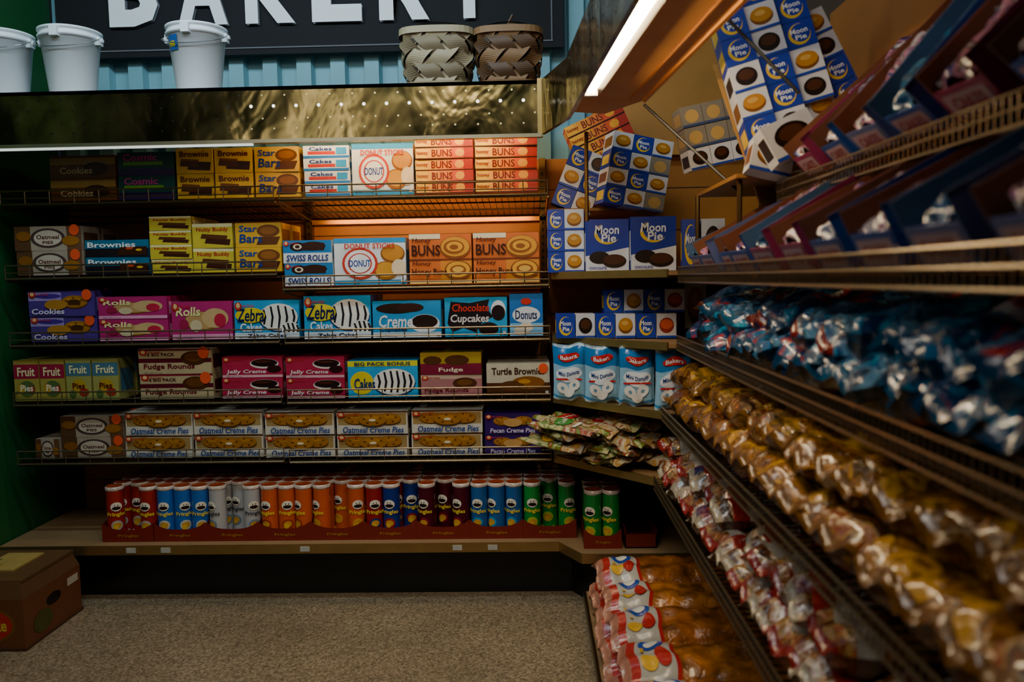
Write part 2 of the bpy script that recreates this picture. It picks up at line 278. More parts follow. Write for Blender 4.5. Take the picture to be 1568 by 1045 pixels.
# ---------------------------------------------------------------- back canopy
can=empty('canopy_hood',(-1.1,3.2,2.0))
def addp(mm,name,par):
    o=mm.obj(name); o.parent=par; o.matrix_parent_inverse=Matrix.Translation(-par.location); return o
F=[(X_L+.005,3.2),(.05,3.2),(.135,2.9),(.225,1.59),(.30,.5)]
m=M()
for (ax,ay),(bx,by) in zip(F[:-1],F[1:]):
    d=Vector((bx-ax,by-ay)).normalized(); nx,ny=-d.y*.015,d.x*.015
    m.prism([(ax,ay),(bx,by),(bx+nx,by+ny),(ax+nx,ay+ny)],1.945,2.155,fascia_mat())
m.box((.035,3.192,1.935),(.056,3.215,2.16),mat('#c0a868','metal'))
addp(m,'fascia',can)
m=M()
hb=emis('perforation_glow',(1,.93,.8),2.2); hd=mat('#e8dca0','metal'); hk=mat('#1c1810','smooth')  # lamp light through the holes is put in as glowing discs
def disc(mm,c,r,mt,n=8): mm.raw([(c[0]+r*math.cos(2*math.pi*i/n),c[1],c[2]+r*math.sin(2*math.pi*i/n)) for i in range(n)],[tuple(range(n))],mt)
for i in range(26):
    x=X_L+.06+i*.09
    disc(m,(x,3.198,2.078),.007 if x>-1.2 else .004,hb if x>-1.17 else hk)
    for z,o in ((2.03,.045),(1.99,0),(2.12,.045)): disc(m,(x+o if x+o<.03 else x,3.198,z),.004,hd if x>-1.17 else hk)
for i in range(14):
    y=2.8-i*.09; x=.135+(2.9-y)*.0687-.002
    for z in (1.99,2.04,2.09,2.13):
        m.raw([(x,y+.005*math.cos(a),z+.005*math.sin(a)) for a in [k*math.pi/4 for k in range(8)]],[tuple(range(8))],hk if (i+int(z*100))%3 else hd)
addp(m,'perforations',can)
m=M(); m.box((X_L+.005,3.185,1.933),(.05,3.215,1.947),mat('#b0a888','metal'))
m.box((X_L+.005,3.2,2.14),(.05,3.9,2.155),mat('#4c4838','metal'))
m.box((X_L+.005,3.215,2.09),(.05,3.9,2.1),mat('#c8b890','smooth'))
addp(m,'hood_plates',can)
m=M(); m.box((X_L+.02,3.19,1.926),(-1.1,3.21,1.933),emis('lip_reflection_glow',(.9,1,.92),.9)); addp(m,'lip_reflection',can)  # glowing strip paints a tube's reflection on the lip; no tube there
m=M(); m.rod((-1.0,3.27,2.06),(-.02,3.27,2.06),.014,emis('warm_tube',(1,.74,.42),52),10); m.box((-1.04,3.24,2.07),(.0,3.3,2.09),mat('#d8d0c0','smooth')); addp(m,'lamp_tube',can)
# right canopy soffit
m=M(); wd=mat('#c88a48','wood')
E=[(.41,2.88),(.50,1.75),(.58,.5)]
G=[(.16,2.9),(.245,1.59),(.32,.5)]
def q3(mm,a,b,c,d,mt,th=.012):
    a,b,c,d=map(Vector,(a,b,c,d)); nn=(b-a).cross(d-a).normalized()*th
    mm.raw([a,b,c,d,a+nn,b+nn,c+nn,d+nn],[(0,1,2,3),(7,6,5,4),(0,4,5,1),(1,5,6,2),(2,6,7,3),(3,7,4,0)],mt)
for i in range(2):
    q3(m,(*G[i],2.05),(*E[i],2.01),(*E[i+1],2.01),(*G[i+1],2.05),wd)
    m.rod((*E[i],2.0),(*E[i+1],2.0),.010,mat('#f0a040','metal'),6)
    m.rod((E[i][0]-.05,E[i][1],2.0),(E[i+1][0]-.05,E[i+1][1],2.0),.006,mat('#c88030','metal'),6)
q3(m,(.16,2.9,2.05),(.05,3.2,2.05),(.3,3.2,2.03),(.41,2.88,2.01),wd)
addp(m,'soffit',can)
m=M(); q3(m,(.165,2.65,2.005),(.235,2.65,2.005),(.325,1.45,2.005),(.255,1.45,2.005),mat('#d8d0c0','smooth'),.03)
m.rod((.20,2.58,1.975),(.283,1.5,1.975),.015,emis('tube_light',(1,.76,.46),68),12)
for p in ((.20,2.6,1.975),(.283,1.48,1.975)): m.box((p[0]-.02,p[1]-.01,p[2]-.02),(p[0]+.02,p[1]+.01,p[2]+.03),mat('#c8c8c0','smooth'))
addp(m,'fluorescent_lamp',can)
# ---------------------------------------------------------------- buckets
def bucket(x,y,z,lab=False):
    m=M(); wm=mat('#eef3f8','smooth')
    m.lathe([(0,.0),(.084,0),(.087,.01),(.112,.235),(.121,.236),(.122,.245),(.116,.247),(.116,.262),(.122,.264),(.122,.272),(.110,.272),(.108,.24),(.082,.02),(0,.015)],wm,40)
    for s in (-1,1):
        m.box((s*.117-.012,-.015,.215),(s*.117+.012,.015,.25),wm); m.rod((s*.12,0,.235),(s*.137,0,.235),.008,wm,8)
    pr=None
    for i in range(15):
        a=math.pi*i/14; q=(.131*math.cos(a),-.02-.104*math.sin(a)*.95,.235-.05*math.sin(a))
        if pr: m.rod(pr,q,.0022,mat('#b0b4b8','metal'),6)
        pr=q
    m.box((-.012,-.132,.225),(.02,-.110,.262),wm)
    if lab:
        for k,(c,a0,a1,z0,z1) in enumerate((('#2c5ca0',222,250,.165,.225),('#d8c850',226,244,.18,.2))):
            vs=[];n=6;r=.1085+.0015*k
            for i in range(n+1):
                a=math.radians(a0+(a1-a0)*i/n); vs+=[(r*math.cos(a),r*math.sin(a),z0),((r+.006)*math.cos(a),(r+.006)*math.sin(a),z1)]
            m.raw(vs,[(2*i,2*i+2,2*i+3,2*i+1) for i in range(n)],mat(c))
    t=M(); t.add(m,TR(x,y,z)); t.obj('plastic_bucket')
bucket(-2.19,3.36,2.156); bucket(-1.895,3.35,2.156); bucket(-1.365,3.35,2.156,True)
# ---------------------------------------------------------------- baskets
def basket(x,y,z,w,h,d,c1,c2,tie=False):
    m=M(); e=.55; NS=400; tab=[];acc=0;pv=None
    for i in range(NS+1):
        a=2*math.pi*i/NS; q=(w/2*math.copysign(abs(math.cos(a))**e,math.cos(a)),d/2*math.copysign(abs(math.sin(a))**e,math.sin(a)))
        if pv: acc+=math.dist(pv,q)
        tab.append((acc,q)); pv=q
    def Pt(s,t,off):
        L=(s%1)*acc; lo,hi=0,NS
        while hi-lo>1:
            mid=(lo+hi)//2
            if tab[mid][0]<=L: lo=mid
            else: hi=mid
        f=(L-tab[lo][0])/max(1e-9,tab[hi][0]-tab[lo][0]); qx=tab[lo][1][0]*(1-f)+tab[hi][1][0]*f; qy=tab[lo][1][1]*(1-f)+tab[hi][1][1]*f
        k=.84+.17*math.sin(min(t,1)*math.pi*.62); r=math.hypot(qx,qy); k+=off/r
        return (qx*k,qy*k,t*h)
    n=40; vs=[Pt(i/n,t,-.008) for t in (0,.25,.5,.75,1) for i in range(n)]
    m.raw(vs,[(j*n+i,j*n+(i+1)%n,(j+1)*n+(i+1)%n,(j+1)*n+i) for j in range(4) for i in range(n)]+[tuple(range(n))],mat('#3c2c1c','paper'))
    K=9; sl=.23
    for di in (-1,1):
        for k in range(K):
            seg=30; vs=[]
            for q in range(seg+1):
                t=q/seg; s=k/K+di*t*sl
                ov=.003+.0075*di*math.cos(math.pi*(2*sl*K*t))
                for ee in (-.42,.42): vs.append(Pt(s+ee/K,t,ov))
            m.raw(vs,[(2*q,2*q+1,2*q+3,2*q+2) for q in range(seg)],mat(c1 if di>0 else c2,'paper'))
    for t0,t1 in ((.90,1.02),(0,.06)):
        vs=[Pt(i/n,t0,.012) for i in range(n)]+[Pt(i/n,t1,.012) for i in range(n)]+[Pt(i/n,t1,-.006) for i in range(n)]
        m.raw(vs,[(j*n+i,j*n+(i+1)%n,(j+1)*n+(i+1)%n,(j+1)*n+i) for j in range(2) for i in range(n)],mat(c1,'paper'))
    pr=None
    for i in range(13):
        a=math.pi*i/12; q=Vector((w*.44*math.cos(a),-.02,h+.002+.04*math.sin(a)))
        if pr is not None: m.raw([pr+Vector((0,-.012,0)),pr+Vector((0,.012,0)),q+Vector((0,.012,0)),q+Vector((0,-.012,0))],[(0,1,2,3)],mat(c2,'paper'))
        pr=q
    if tie:
        for a in (20,100,200,300): m.rod((0,-.02,h+.035),(.05*math.cos(a),-.03,h+.04+.03*math.sin(a)),.006,mat(c2,'paper'),6)
    t=M(); t.add(m,TR(x,y,z)); t.obj('woven_basket')
basket(-.365,3.33,2.156,.285,.22,.21,'#a89878','#7c6c50'); basket(-.078,3.33,2.156,.26,.215,.21,'#84603a','#54381e',True)
# ---------------------------------------------------------------- shelving, back run
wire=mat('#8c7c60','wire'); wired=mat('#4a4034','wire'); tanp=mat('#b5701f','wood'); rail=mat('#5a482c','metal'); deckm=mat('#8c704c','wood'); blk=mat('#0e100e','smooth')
m=M()
m.box((X_L+.01,3.9,.2),(1.1,3.925,1.95),tanp)
for i in range(1,9): m.box((X_L+.01,3.897,.2+i*.2),(1.1,3.9,.204+i*.2),mat('#4c2c10','wood'))
for x in (-2.28,-1.07,.06): 
    m.box((x-.015,3.86,.2),(x+.015,3.9,1.95),mat('#7c5c30','metal'))
    for k in range(50): m.box((x-.004,3.858,.25+k*.033),(x+.004,3.861,.265+k*.033),blk)
def wshelf(m,x0,x1,z,yf=3.4,yb=3.88,fh=.045,tilt=0):
    n=int((x1-x0)/.028)
    for i in range(n+1):
        x=x0+(x1-x0)*i/n; m.rod((x,yf,z-.004),(x,yb,z-.004-tilt),.0022,wired,4)
    for k in range(4):
        y=yf+(yb-yf)*k/3; m.rod((x0,y,z-.008-tilt*k/3),(x1,y,z-.008-tilt*k/3),.004,wired,5)
    for zz,r in ((z+fh,.0036),(z+.014,.0026),(z-.012,.0045)): m.rod((x0,yf-.014,zz),(x1,yf-.014,zz),r,wire,6)
    n=int((x1-x0)/.1)
    for i in range(n+1):
        x=x0+(x1-x0)*i/n; m.rod((x,yf-.014,z-.012),(x,yf-.014,z+fh),.0024,wire,5)
    m.box((x0,yf-.008,z-.022),(x1,yf,z-.004),rail)
    for x in (x0,x1):
        m.rod((x,yf-.012,z+fh),(x,yb,z+fh+.0),.003,wire,4); m.rod((x,yf,z-.02),(x,yb,z-.07),.005,wire,5)
LS=(-2.26,-1.085); RS=(-1.06,.075)
for (a,b),zs in ((LS,(1.742,1.425,1.135,.875,.615)),(RS,(1.742,1.36,1.13,.87,.61))):
    for i,z in enumerate(zs): wshelf(m,a,b,z,tilt=.05 if i==0 else 0)
m.box((-1.06,3.86,1.655),(.075,3.9,1.675),mat('#f0a040','metal'))
# base deck
m.prism([(X_L+.01,3.3),(.1,3.3),(.19,3.15),(1.1,3.15),(1.1,3.9),(X_L+.01,3.9)],.232,.26,deckm)
m.prism([(X_L+.01,3.292),(.1,3.292),(.187,3.142),(1.1,3.142),(1.1,3.15),(.19,3.15),(.1,3.3),(X_L+.01,3.3)],.225,.264,mat('#b89860','metal'))
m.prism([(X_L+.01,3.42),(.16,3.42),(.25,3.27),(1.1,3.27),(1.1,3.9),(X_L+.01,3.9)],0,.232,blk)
for x in (-1.75,-1.6,-1.0,-.35,-.2): m.box((x,3.288,.235),(x+.04,3.292,.256),mat('#b8b8b0'))
def corner(z):
    m.prism([(.09,3.4),(.5,2.95),(1.05,2.95),(1.05,3.88),(.09,3.88)],z-.018,z-.003,mat('#8c6a40','wood'))
    m.prism([(.085,3.395),(.497,2.942),(.505,2.95),(.095,3.405)],z-.026,z+.004,mat('#c0a468','metal'))
for z in (1.40,1.13,.87,.61): corner(z)
m.obj('shelving_unit')
# ---------------------------------------------------------------- product rows (image pixel columns -> metres along the shelf)
def row(c,k): return lambda u:(u-c)/k
NB='snack_cake_boxes'
R=row(810.4,361.7); z=1.745
for p,a,b,n,h,tg in (('dark1',65,170,2,.095,0),('dark2',172,262,2,.1,0),('nuttyd',264,323,2,.105,0),('nuttyd',324,384,2,.105,0),('star',386,456,2,.105,0),
    ('stripe',462,534,4,.052,0),('donut',537,633,1,.215,0),('flatbun',635,725,5,.047,0),('flatbun',727,823,5,.047,0)):
    stack('honey_bun_boxes' if 'bun' in p else NB,p,R(a),R(b),z,n,h,tag=bool(tg),d=.15,rows=1)
R=row(812.9,358.5); z=1.428
for p,a,b,n,h,tg in (('iced',12,118,2,.105,1),('brownie',121,222,2,.073,0),('nutty',224,290,4,.06,0),('nutty',291,355,2,.104,0),('star',357,429,2,.104,0)):
    stack(NB,p,R(a),R(b),z,n,h,tag=bool(tg))
z=1.363
for p,a,b,n,h in (('swiss',431,508,2,.097),('donut',510,622,1,.2),('bun',625,722,1,.212),('bun',724,826,1,.212)):
    stack('honey_bun_boxes' if 'bun' in p else NB,p,R(a),R(b),z,n,h)
R=row(814.4,355.8)
for p,a,b,n,h,tg,z in (('purple',35,140,2,.11,1,1.138),('pinkroll',144,254,2,.095,0,1.138),('pinkroll',258,353,1,.165,0,1.138),('zebra',356,458,1,.165,0,1.138),('zebra',463,567,1,.185,0,1.133),
   ('creme',570,677,1,.158,0,1.133),('choc',680,777,1,.168,0,1.133),('mini',780,832,1,.18,0,1.133)):
    stack(NB,p,R(a),R(b),z,n,h,tag=bool(tg))
R=row(816,354)
for p,a,b,n,h,tg,z in (('fruit',10,50,1,.18,0,.878),('fruit',51,91,1,.18,0,.878),('fruit2',92,132,1,.18,0,.878),('fruit2',133,174,1,.18,0,.878),('fudge',207,322,2,.11,1,.878),
   ('jelly',336,431,2,.09,0,.878),('jelly',436,528,2,.09,0,.873),('zebray',531,640,1,.16,0,.873),(('fudgep','fudgey'),643,738,2,.095,0,.873),('turtle',744,842,1,.14,1,.873)):
    stack(NB,p,R(a),R(b),z,n,h,tag=bool(tg))
R=row(817.6,352)
for p,a,b,n,h,tg,z in (('iced',42,82,1,.09,0,.618),('iced',84,183,2,.094,1,.618),('oat',185,291,2,.1,0,.618),('oat',293,401,2,.1,0,.618),('oat',404,512,2,.1,0,.613),('oat',515,626,2,.1,0,.613),('oat',630,740,2,.1,0,.613),('pecan',743,830,2,.09,0,.613)):
    stack('oatmeal_pie_boxes' if p=='oat' else NB,p,R(a),R(b),z,n,h,tag=bool(tg))
# ---------------------------------------------------------------- chip cans in trays
CT={}
def canT(c,lc):
    k=(c,lc)
    if k in CT: return CT[k]
    t=M(); r=.0365
    t.lathe([(0,.001),(r,.001),(r+.001,.004),(r,.008),(r,.218)],mat(c,'can'),24)
    t.lathe([(r,.218),(r+.0012,.222),(r+.0012,.226),(r-.001,.228)],mat('#c8c8c8','metal'),24)
    t.lathe([(r+.002,.222),(r+.002,.234),(r-.002,.236)],mat('#d0c0b4','plastic'),24)
    t.lathe([(r-.002,.236),(r-.004,.2345),(0,.2345)],mat('#b86450','plastic'),24)
    f=M(); decals(f,[('e',.5,.30,.34,.10,lc),('e',.5,.30,.24,.06,'#d8a048'),('e',.42,.26,.16,.05,'#e8c070'),('e',.5,.68,.32,.09,'#f2ead8'),('e',.5,.65,.24,.035,'#201410'),('e',.42,.71,.03,.012,'#201410'),('e',.58,.71,.03,.012,'#201410'),('t','Pringles',.5,.52,1.05,.1,'#f6d820' if c!='#b4b2b0' else '#303030'),('r',.1,.02,.9,.12,lc)],.07,.22,.0004,'can')
    for i,v in enumerate(f.v):
        a=(v.x-.035)/r; q=r+.0015-v.y; f.v[i]=Vector((q*math.sin(a),-q*math.cos(a),v.z))
    t.add(f); CT[k]=t; return t
def cans(x,y,z,cols,nx=3,ny=5,th=.075,skip=0):
    m=M()
    w=nx*.0755
    for j in range(ny):
        for i in range(nx):
            if j==0 and skip and i==skip-1: continue
            c,l=cols[(i+j)%len(cols)]
            m.add(canT(c,l),TR(x+.0378+i*.0755,y+.045+j*.0755,z+.004,0,0,random.uniform(-40,40)))
    t=m; tm=mat('#7c2014'); D=ny*.0755+.012
    t.box((x-.002,y,z),(x+w+.002,y+D,z+.003),tm)
    for xx in (x-.003,x+w): t.raw([(xx,y,z),(xx,y+D,z),(xx,y+D,z+th*1.3),(xx,y+.05,z+th*1.2),(xx,y,z+th*1.0)],[(0,1,2,3,4)],tm)
    pr=[]; n=10
    for i in range(n+1):
        s=i/n; pr.append((x-.003+s*(w+.003),y-.001,z+th*(.72+.42*(abs(2*s-1)**3))))
    vs=[(p[0],p[1],z) for p in pr]+pr
    t.raw(vs,[(i,i+1,n+2+i,n+1+i) for i in range(n)],tm)
    f=M(); decals(f,[('t','Pringles',.5,.5,.4,.4,'#a87830')],w,th*.5); t.add(f,TR(x,y-.002,z+.008))
    m.obj('chip_cans')
R=row(819,352)
SETS=[(155,[('#a02a26','#b8b4ac')],2),(235,[('#1c64b8','#c8c8b8')],0),(316,[('#b4b2b0','#8090a0')],2),(397,[('#d05418','#a83818')],0),(478,[('#cc5014','#e0a030')],2),
      (559,[('#98181c','#28407c'),('#2c3c80','#a02830')],3),(640,[('#4c1020','#8c2030'),('#701420','#3c1018')],2),(721,[('#14589c','#5aa0c8')],0),(802,[('#128a34','#a8c83c')],2)]
for u,cs,sk in SETS: cans(R(u),3.36,.26,cs,skip=sk)
cans(.205,3.22,.26,[('#128030','#a8c83c')],nx=2,ny=3)
t=M(); tm=mat('#6c2014'); t.box((.37,3.22,.262),(.5,3.45,.266),tm)
for a,b in (((.37,3.22,.262),(.5,3.224,.32)),((.37,3.446,.262),(.5,3.45,.35)),((.37,3.22,.262),(.374,3.45,.34)),((.496,3.22,.262),(.5,3.45,.34))): t.box(a,b,tm)
t.obj('cardboard_tray')
# ---------------------------------------------------------------- corner marshmallow pie boxes
MB='marshmallow_pie_boxes'
def bxs(name,items):
    m=M()
    for p,x,y,z,w,h,d,rx,ry,rz in items: m.add(pbox(p,w,h,d),TR(x,y,z,rx,ry,rz))
    return m.obj(name)
it=[]
for r in range(3):
    it+= [('moonS',.072,3.36,1.401+r*.088,.07,.086,.14,0,0,0),('moonW',.143,3.36,1.401+r*.088,.08,.086,.14,0,0,0)]
bxs(MB,it)
bxs(MB,[('moonL',.227,3.32,1.401,.178,.215,.1,0,0,0)]); bxs(MB,[('moonL',.409,3.28,1.401,.183,.22,.1,0,0,0)])
bxs(MB,[('moonS',.60,3.2,1.401,.07,.2,.1,0,0,-8),('moonB',.675,3.19,1.401,.09,.2,.1,0,0,-8)])
it=[];seq=['moonS','moonB','moonS','moonW','moonS','moonR']
for i in range(6): it.append((seq[i],.10+i*.08,3.27-i*.015,1.131,.077,.098,.12,0,0,0))
for i,p in enumerate(['moonS','moonW','moonS','moonR']): it.append((p,.30+i*.082,3.31-i*.012,1.23,.079,.095,.12,0,0,0))
it+=[('moonS',.56,3.42,1.131,.09,.24,.1,0,0,0),('moonW',.65,3.4,1.131,.09,.24,.1,0,0,0)]
bxs(MB,it)
# ---------------------------------------------------------------- bags
def pillow(w,h,d,cf,seed=0,nu=18,nv=20,lump=None,wrk=1.6,dec=None):
    rn=random.Random(seed); t=M(); groups={}
    ph=[rn.uniform(0,6) for _ in range(6)]
    def pt(u,v,s):
        e=(1-abs(2*u-1)**3.0); g=(1-abs(2*v-1)**6); sd=(max(0,e)**.5)*(max(0,g)**.6)
        wr=.08*math.sin(9*u+ph[0]+4*v)+.07*math.sin(13*v+ph[1]-6*u)+.06*math.sin(21*u*v+ph[2])
        if lump: wr-=.16*(abs(math.cos(math.pi*lump[0]*u))**4+abs(math.cos(math.pi*lump[1]*v))**4)
        k=1-.05*math.sin(math.pi*v)
        x=(u-.5)*w*k; y=s*d/2*sd*(1+wr*wrk); zz=v*h+.006*math.sin(8*u+ph[3])
        return (x,y+.006*math.sin(14*u+ph[4])*(1-g*.9)*2,zz)
    for s in (-1,1):
        for i in range(nu):
            for j in range(nv):
                vs=[pt((i+a)/nu,(j+b)/nv,s) for a,b in ((0,0),(1,0),(1,1),(0,1))]
                groups.setdefault((cf((i+.5)/nu,(j+.5)/nv,s)),[]).append(vs)
    for c,qs in groups.items():
        V=[];Fc=[];idx={}
        for q in qs:
            f=[]
            for p in q:
                k=(round(p[0],5),round(p[1],5),round(p[2],5))
                if k not in idx: idx[k]=len(V); V.append(p)
                f.append(idx[k])
            if len(set(f))>=3: Fc.append(tuple(dict.fromkeys(f)))
        t.raw(V,Fc,mat(*c) if isinstance(c,tuple) else mat(c,'film'),True)
    if dec:
        for s in (-1,1):
            f=M(); decals(f,dec,1,1,.0007,'film')
            for i,v in enumerate(f.v):
                p=pt(v.x if s<0 else 1-v.x,v.z,s); f.v[i]=Vector((p[0],p[1]+s*(.002-v.y),p[2]))
            t.add(f)
    return t
def donutbag(u,v,s):
    if v>.94 or v<.05: return '#a8c4d8'
    if v>.62: return '#1c74b8'
    return '#8cbcd8' if v>.1 else '#3c88c0'
DD=[('e',.5,.48,.4,.13,'#e8ecf0'),('e',.5,.79,.33,.075,'#c82424'),('t','Bakers',.5,.79,.5,.07,'#f4f4f4'),('t','Mini Donuts',.5,.5,.64,.07,'#14387c'),
    ('e',.3,.25,.17,.1,'#f0ece4'),('e',.3,.25,.05,.03,'#6c9cb8'),('e',.66,.28,.17,.1,'#f4f0e8'),('e',.66,.28,.05,.03,'#6c9cb8'),('e',.5,.17,.16,.08,'#ece8e0'),('r',.1,.36,.9,.39,'#c82424')]
m=M()
for i in range(4): m.add(pillow(.14,.235,.05,donutbag,i,18,22,None,.8,DD),TR(.155+i*.126,3.29-i*.085,.873,5,0,-10+i*4))
for i in range(4): m.add(pillow(.14,.22,.05,donutbag,i+9,18,22,None,.8,DD),TR(.2+i*.13,3.44-i*.06,.873,5,0,-8))
m.obj('donut_bags')
def pr(name,logo=None,edge=None,band=None):
    def f(u,v,s):
        if edge and (v>.95 or v<.05): return (edge,'plastic')
        if band and .1<v<.2: return (band,'plastic')
        return (name,'print')
    return f
def LD(c,t='Bakery',c2='#e8e0d0'): return [('e',.5,.6,.36,.14,c),('t',t,.5,.6,.55,.12,c2),('r',.12,.3,.5,.36,c2)]
tmp=[pillow(.2,.26,.035,pr('chips'),i,16,16,None,1.6,LD(c,'Chips')) for i,c in enumerate(('#c02820','#3c8c2c','#e0d8b8','#d8a828','#b02020'))]
m=M()
for i in range(30):
    m.add(tmp[i%5],TR(.19+random.random()*.36,3.20-random.random()*.10,.632+.0052*i,-84,0,random.uniform(-70,70)))
m.obj('snack_bag_pile')
# ---------------------------------------------------------------- right run shelving
m=M(); XB=1.08
m.box((XB,.2,0),(XB+.02,2.95,2.3),mat('#9c5f20','wood'))
m.box((XB-.03,.2,0),(XB,.25,2.3),rail); m.box((XB-.03,1.5,0),(XB,1.54,2.3),rail)
def rshelf(z,xf,xb,y0,y1,fh=.05,dn=.03):
    n=int((y1-y0)/.03)
    for i in range(n+1):
        y=y0+(y1-y0)*i/n; m.rod((xf,y,z-.006),(xb,y,z-.006),.0024,wired,4)
    for k in range(5):
        x=xf+(xb-xf)*k/4; m.rod((x,y0,z-.012),(x,y1,z-.012),.004,wired,5)
    n=int((y1-y0)/.02)
    for i in range(n+1):
        y=y0+(y1-y0)*i/n; m.rod((xf-.014,y,z-dn),(xf-.014,y,z+fh),.0018,wire,4)
    for zz in (z+fh,z+(fh-dn)*.5,z-dn): m.rod((xf-.014,y0,zz),(xf-.014,y1,zz),.0032,wire,5)
rshelf(.61,.46,XB,.3,2.93,.025,dn=.022); rshelf(.87,.49,XB,.3,2.93,.025,dn=.022); rshelf(1.13,.545,XB,.3,2.93,.03,dn=.022); rshelf(1.37,.55,XB,.3,2.93,.04,dn=.014); rshelf(1.605,.73,XB,.5,2.35,.035,dn=.014)
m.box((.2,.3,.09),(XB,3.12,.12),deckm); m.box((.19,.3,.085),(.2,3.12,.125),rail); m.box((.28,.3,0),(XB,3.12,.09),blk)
m.obj('shelving_unit')
# trays of wrapped cakes, tilted toward the aisle
def ctray(L,W,H,seed,side,edge):
    t=M(); rn=random.Random(seed); cm=mat('#4a2814','paper')
    t.box((0,0,0),(L,W,.003),cm)
    for y in (0,W-.003): t.box((0,y,0),(L,y+.003,H),mat(side,'paper'))
    for y in (-.0008,W+.0002):
        t.box((.0,y,H-.012),(L,y+.0006,H),mat(edge)); t.box((.0,y,0),(L,y+.0006,.012),mat(edge)); t.box((0,y,0),(.03,y+.0006,H),mat(edge)); t.box((L-.02,y,0),(L,y+.0006,H),mat(edge))
    t.box((0,0,0),(.003,W,H*.6),mat(edge)); t.box((L-.003,0,0),(L,W,H),mat(side,'paper'))
    f=M(); decals(f,[('r',.1,.1,.9,.85,'#a89098'),('t','CAKES',.5,.5,.6,.4,'#902830')],W,H*.58); t.add(f,TR(-.0006,W,0,0,0,-90))
    n=int(L/.08); pal=('wrap','silver','wrap','blue')[seed%4]
    for i in range(n):
        t.add(pillow(W*.90,.11,.034,pr(pal),seed*9+i%4,12,12,None,2.5),TR(.012+i*(L-.06)/n,W/2,H-.052+rn.random()*.018,0,rn.uniform(-12,-2),rn.uniform(-8,8))@LIE)
    return t
SD=['#6c3a18','#5c3014','#744422','#3c587c']; ED=['#1c4c9c','#687098','#184894','#904c64']
m=M(); y=.42; i=0
while y<2.75:
    m.add(ctray(.47,.145,.105,i,SD[i%4],ED[(i//2)%4]),TR(.56,y,1.385,0,-27+random.uniform(-4,3),random.uniform(-4,4))); y+=.195; i+=1
m.obj('wrapped_cake_trays')
m=M(); y=.7; i=3
while y<2.2:
    m.add(ctray(.40,.135,.105,i,SD[i%4],ED[(i+1)%4]),TR(.742,y,1.635,0,-46+random.uniform(-5,5),random.uniform(-5,5))); y+=.19; i+=1
m.obj('wrapped_cake_trays')
# blue pastry bags on the middle shelf
LG=['#a02820','#b83028','#c0c0c0','#982420','#a8a0a0']
tmp=[pillow(.20,.27,.09,pr(('blue','teal','blue')[i%3],None,('#28506c','#103858','#702420')[i%3]),i+30,18,18,None,1.8,LD(LG[i%5],('Pastries','Muffins')[i%2],'#e8e0d0' if LG[i%5][1:3] in('a0','b8','98') else '#a02820') if i%3!=2 else None) for i in range(10)]
m=M()
for j in range(21):
    y=.42+j*.118
    for r in range(3):
        for l in range(2):
            m.add(tmp[random.randrange(10)],TR(.545+r*.095+l*.03+random.uniform(-.01,.02),y+random.uniform(-.03,.03),1.175+.01*r+l*.068+random.uniform(0,.01),random.uniform(-14,14),random.uniform(-14,0),random.uniform(-28,28))@LIE)
m.obj('pastry_bags')
# bagged breads
gl=[pillow(.22,.42,.11,pr(('gold','gold','rust')[i%3],None,'#6c481c',None),i,20,30,(2,4),1.5,LD(('#a07820','#802818','#946c24')[i%3],('Croissant','Bread')[i%2]) if i%4==0 else None) for i in range(8)]
m=M()
for j in range(14):
    y=.42+j*.185
    m.add(gl[j%8],TR(.485,y,.93,random.uniform(-6,6),random.uniform(-2,3),random.uniform(-7,7))@LIE)
    m.add(gl[(j*3+2)%8],TR(.505+random.uniform(0,.05),y+.07,1.01,random.uniform(-12,12),random.uniform(-3,4),random.uniform(-16,16))@LIE)
m.obj('bread_bags')
rl=[pillow(.18,.40,.10,pr(('red','rust','red','rust')[i%4],None,('#948c7c','#801c18')[i%2],('#8c2018','#a8a094')[i%2]),i+20,20,28,(2,4),1.5,LD(('#902018','#b0a490')[i%2],'Rolls',('#d0c8b8','#902018')[i%2])) for i in range(8)]
m=M()
for j in range(17):
    y=.4+j*.155
    m.add(rl[j%8],TR(.455,y,.665,random.uniform(-6,6),0,random.uniform(-6,6))@LIE)
    if j%5: m.add(rl[(j*3+1)%8],TR(.475+random.uniform(0,.04),y+.04,.74,random.uniform(-10,10),random.uniform(-3,6),random.uniform(-14,14))@LIE)
m.obj('bread_bags')
def bunf(k):
    def f(u,v,s):
        if v<.04: return ('#b08474','plastic')
        if v<.09: return ('#a82420','film')
        if v<.24: return ('#a8a498','film')
        if v<.27: return ('#a82420','film')
        return (('#9c6028','#8c501c')[k%2],'bread')
    return f
BD=[('e',.28,.16,.16,.06,'#2448a0'),('e',.7,.13,.14,.04,'#d8a830'),('e',.62,.2,.2,.035,'#b02420'),('e',.3,.16,.09,.035,'#e0dcd0'),('r',.1,.105,.5,.12,'#d8a830'),('r',.38,.72,.62,.86,'#a07840')]
bl=[pillow(.235,.60,.105,bunf(i),i+50,24,48,(2,7),.9,BD) for i in range(4)]
m=M()
for j in range(8):
    y=2.93-j*.235
    m.add(bl[j%4],TR(.205,y,.172,0,0,random.uniform(-2,2))@LIE); m.add(bl[(j+1)%4],TR(.215+random.uniform(-.01,.03),y-.01,.262,random.uniform(-4,4),0,random.uniform(-3,3))@LIE)
m.obj('hot_dog_bun_bags')
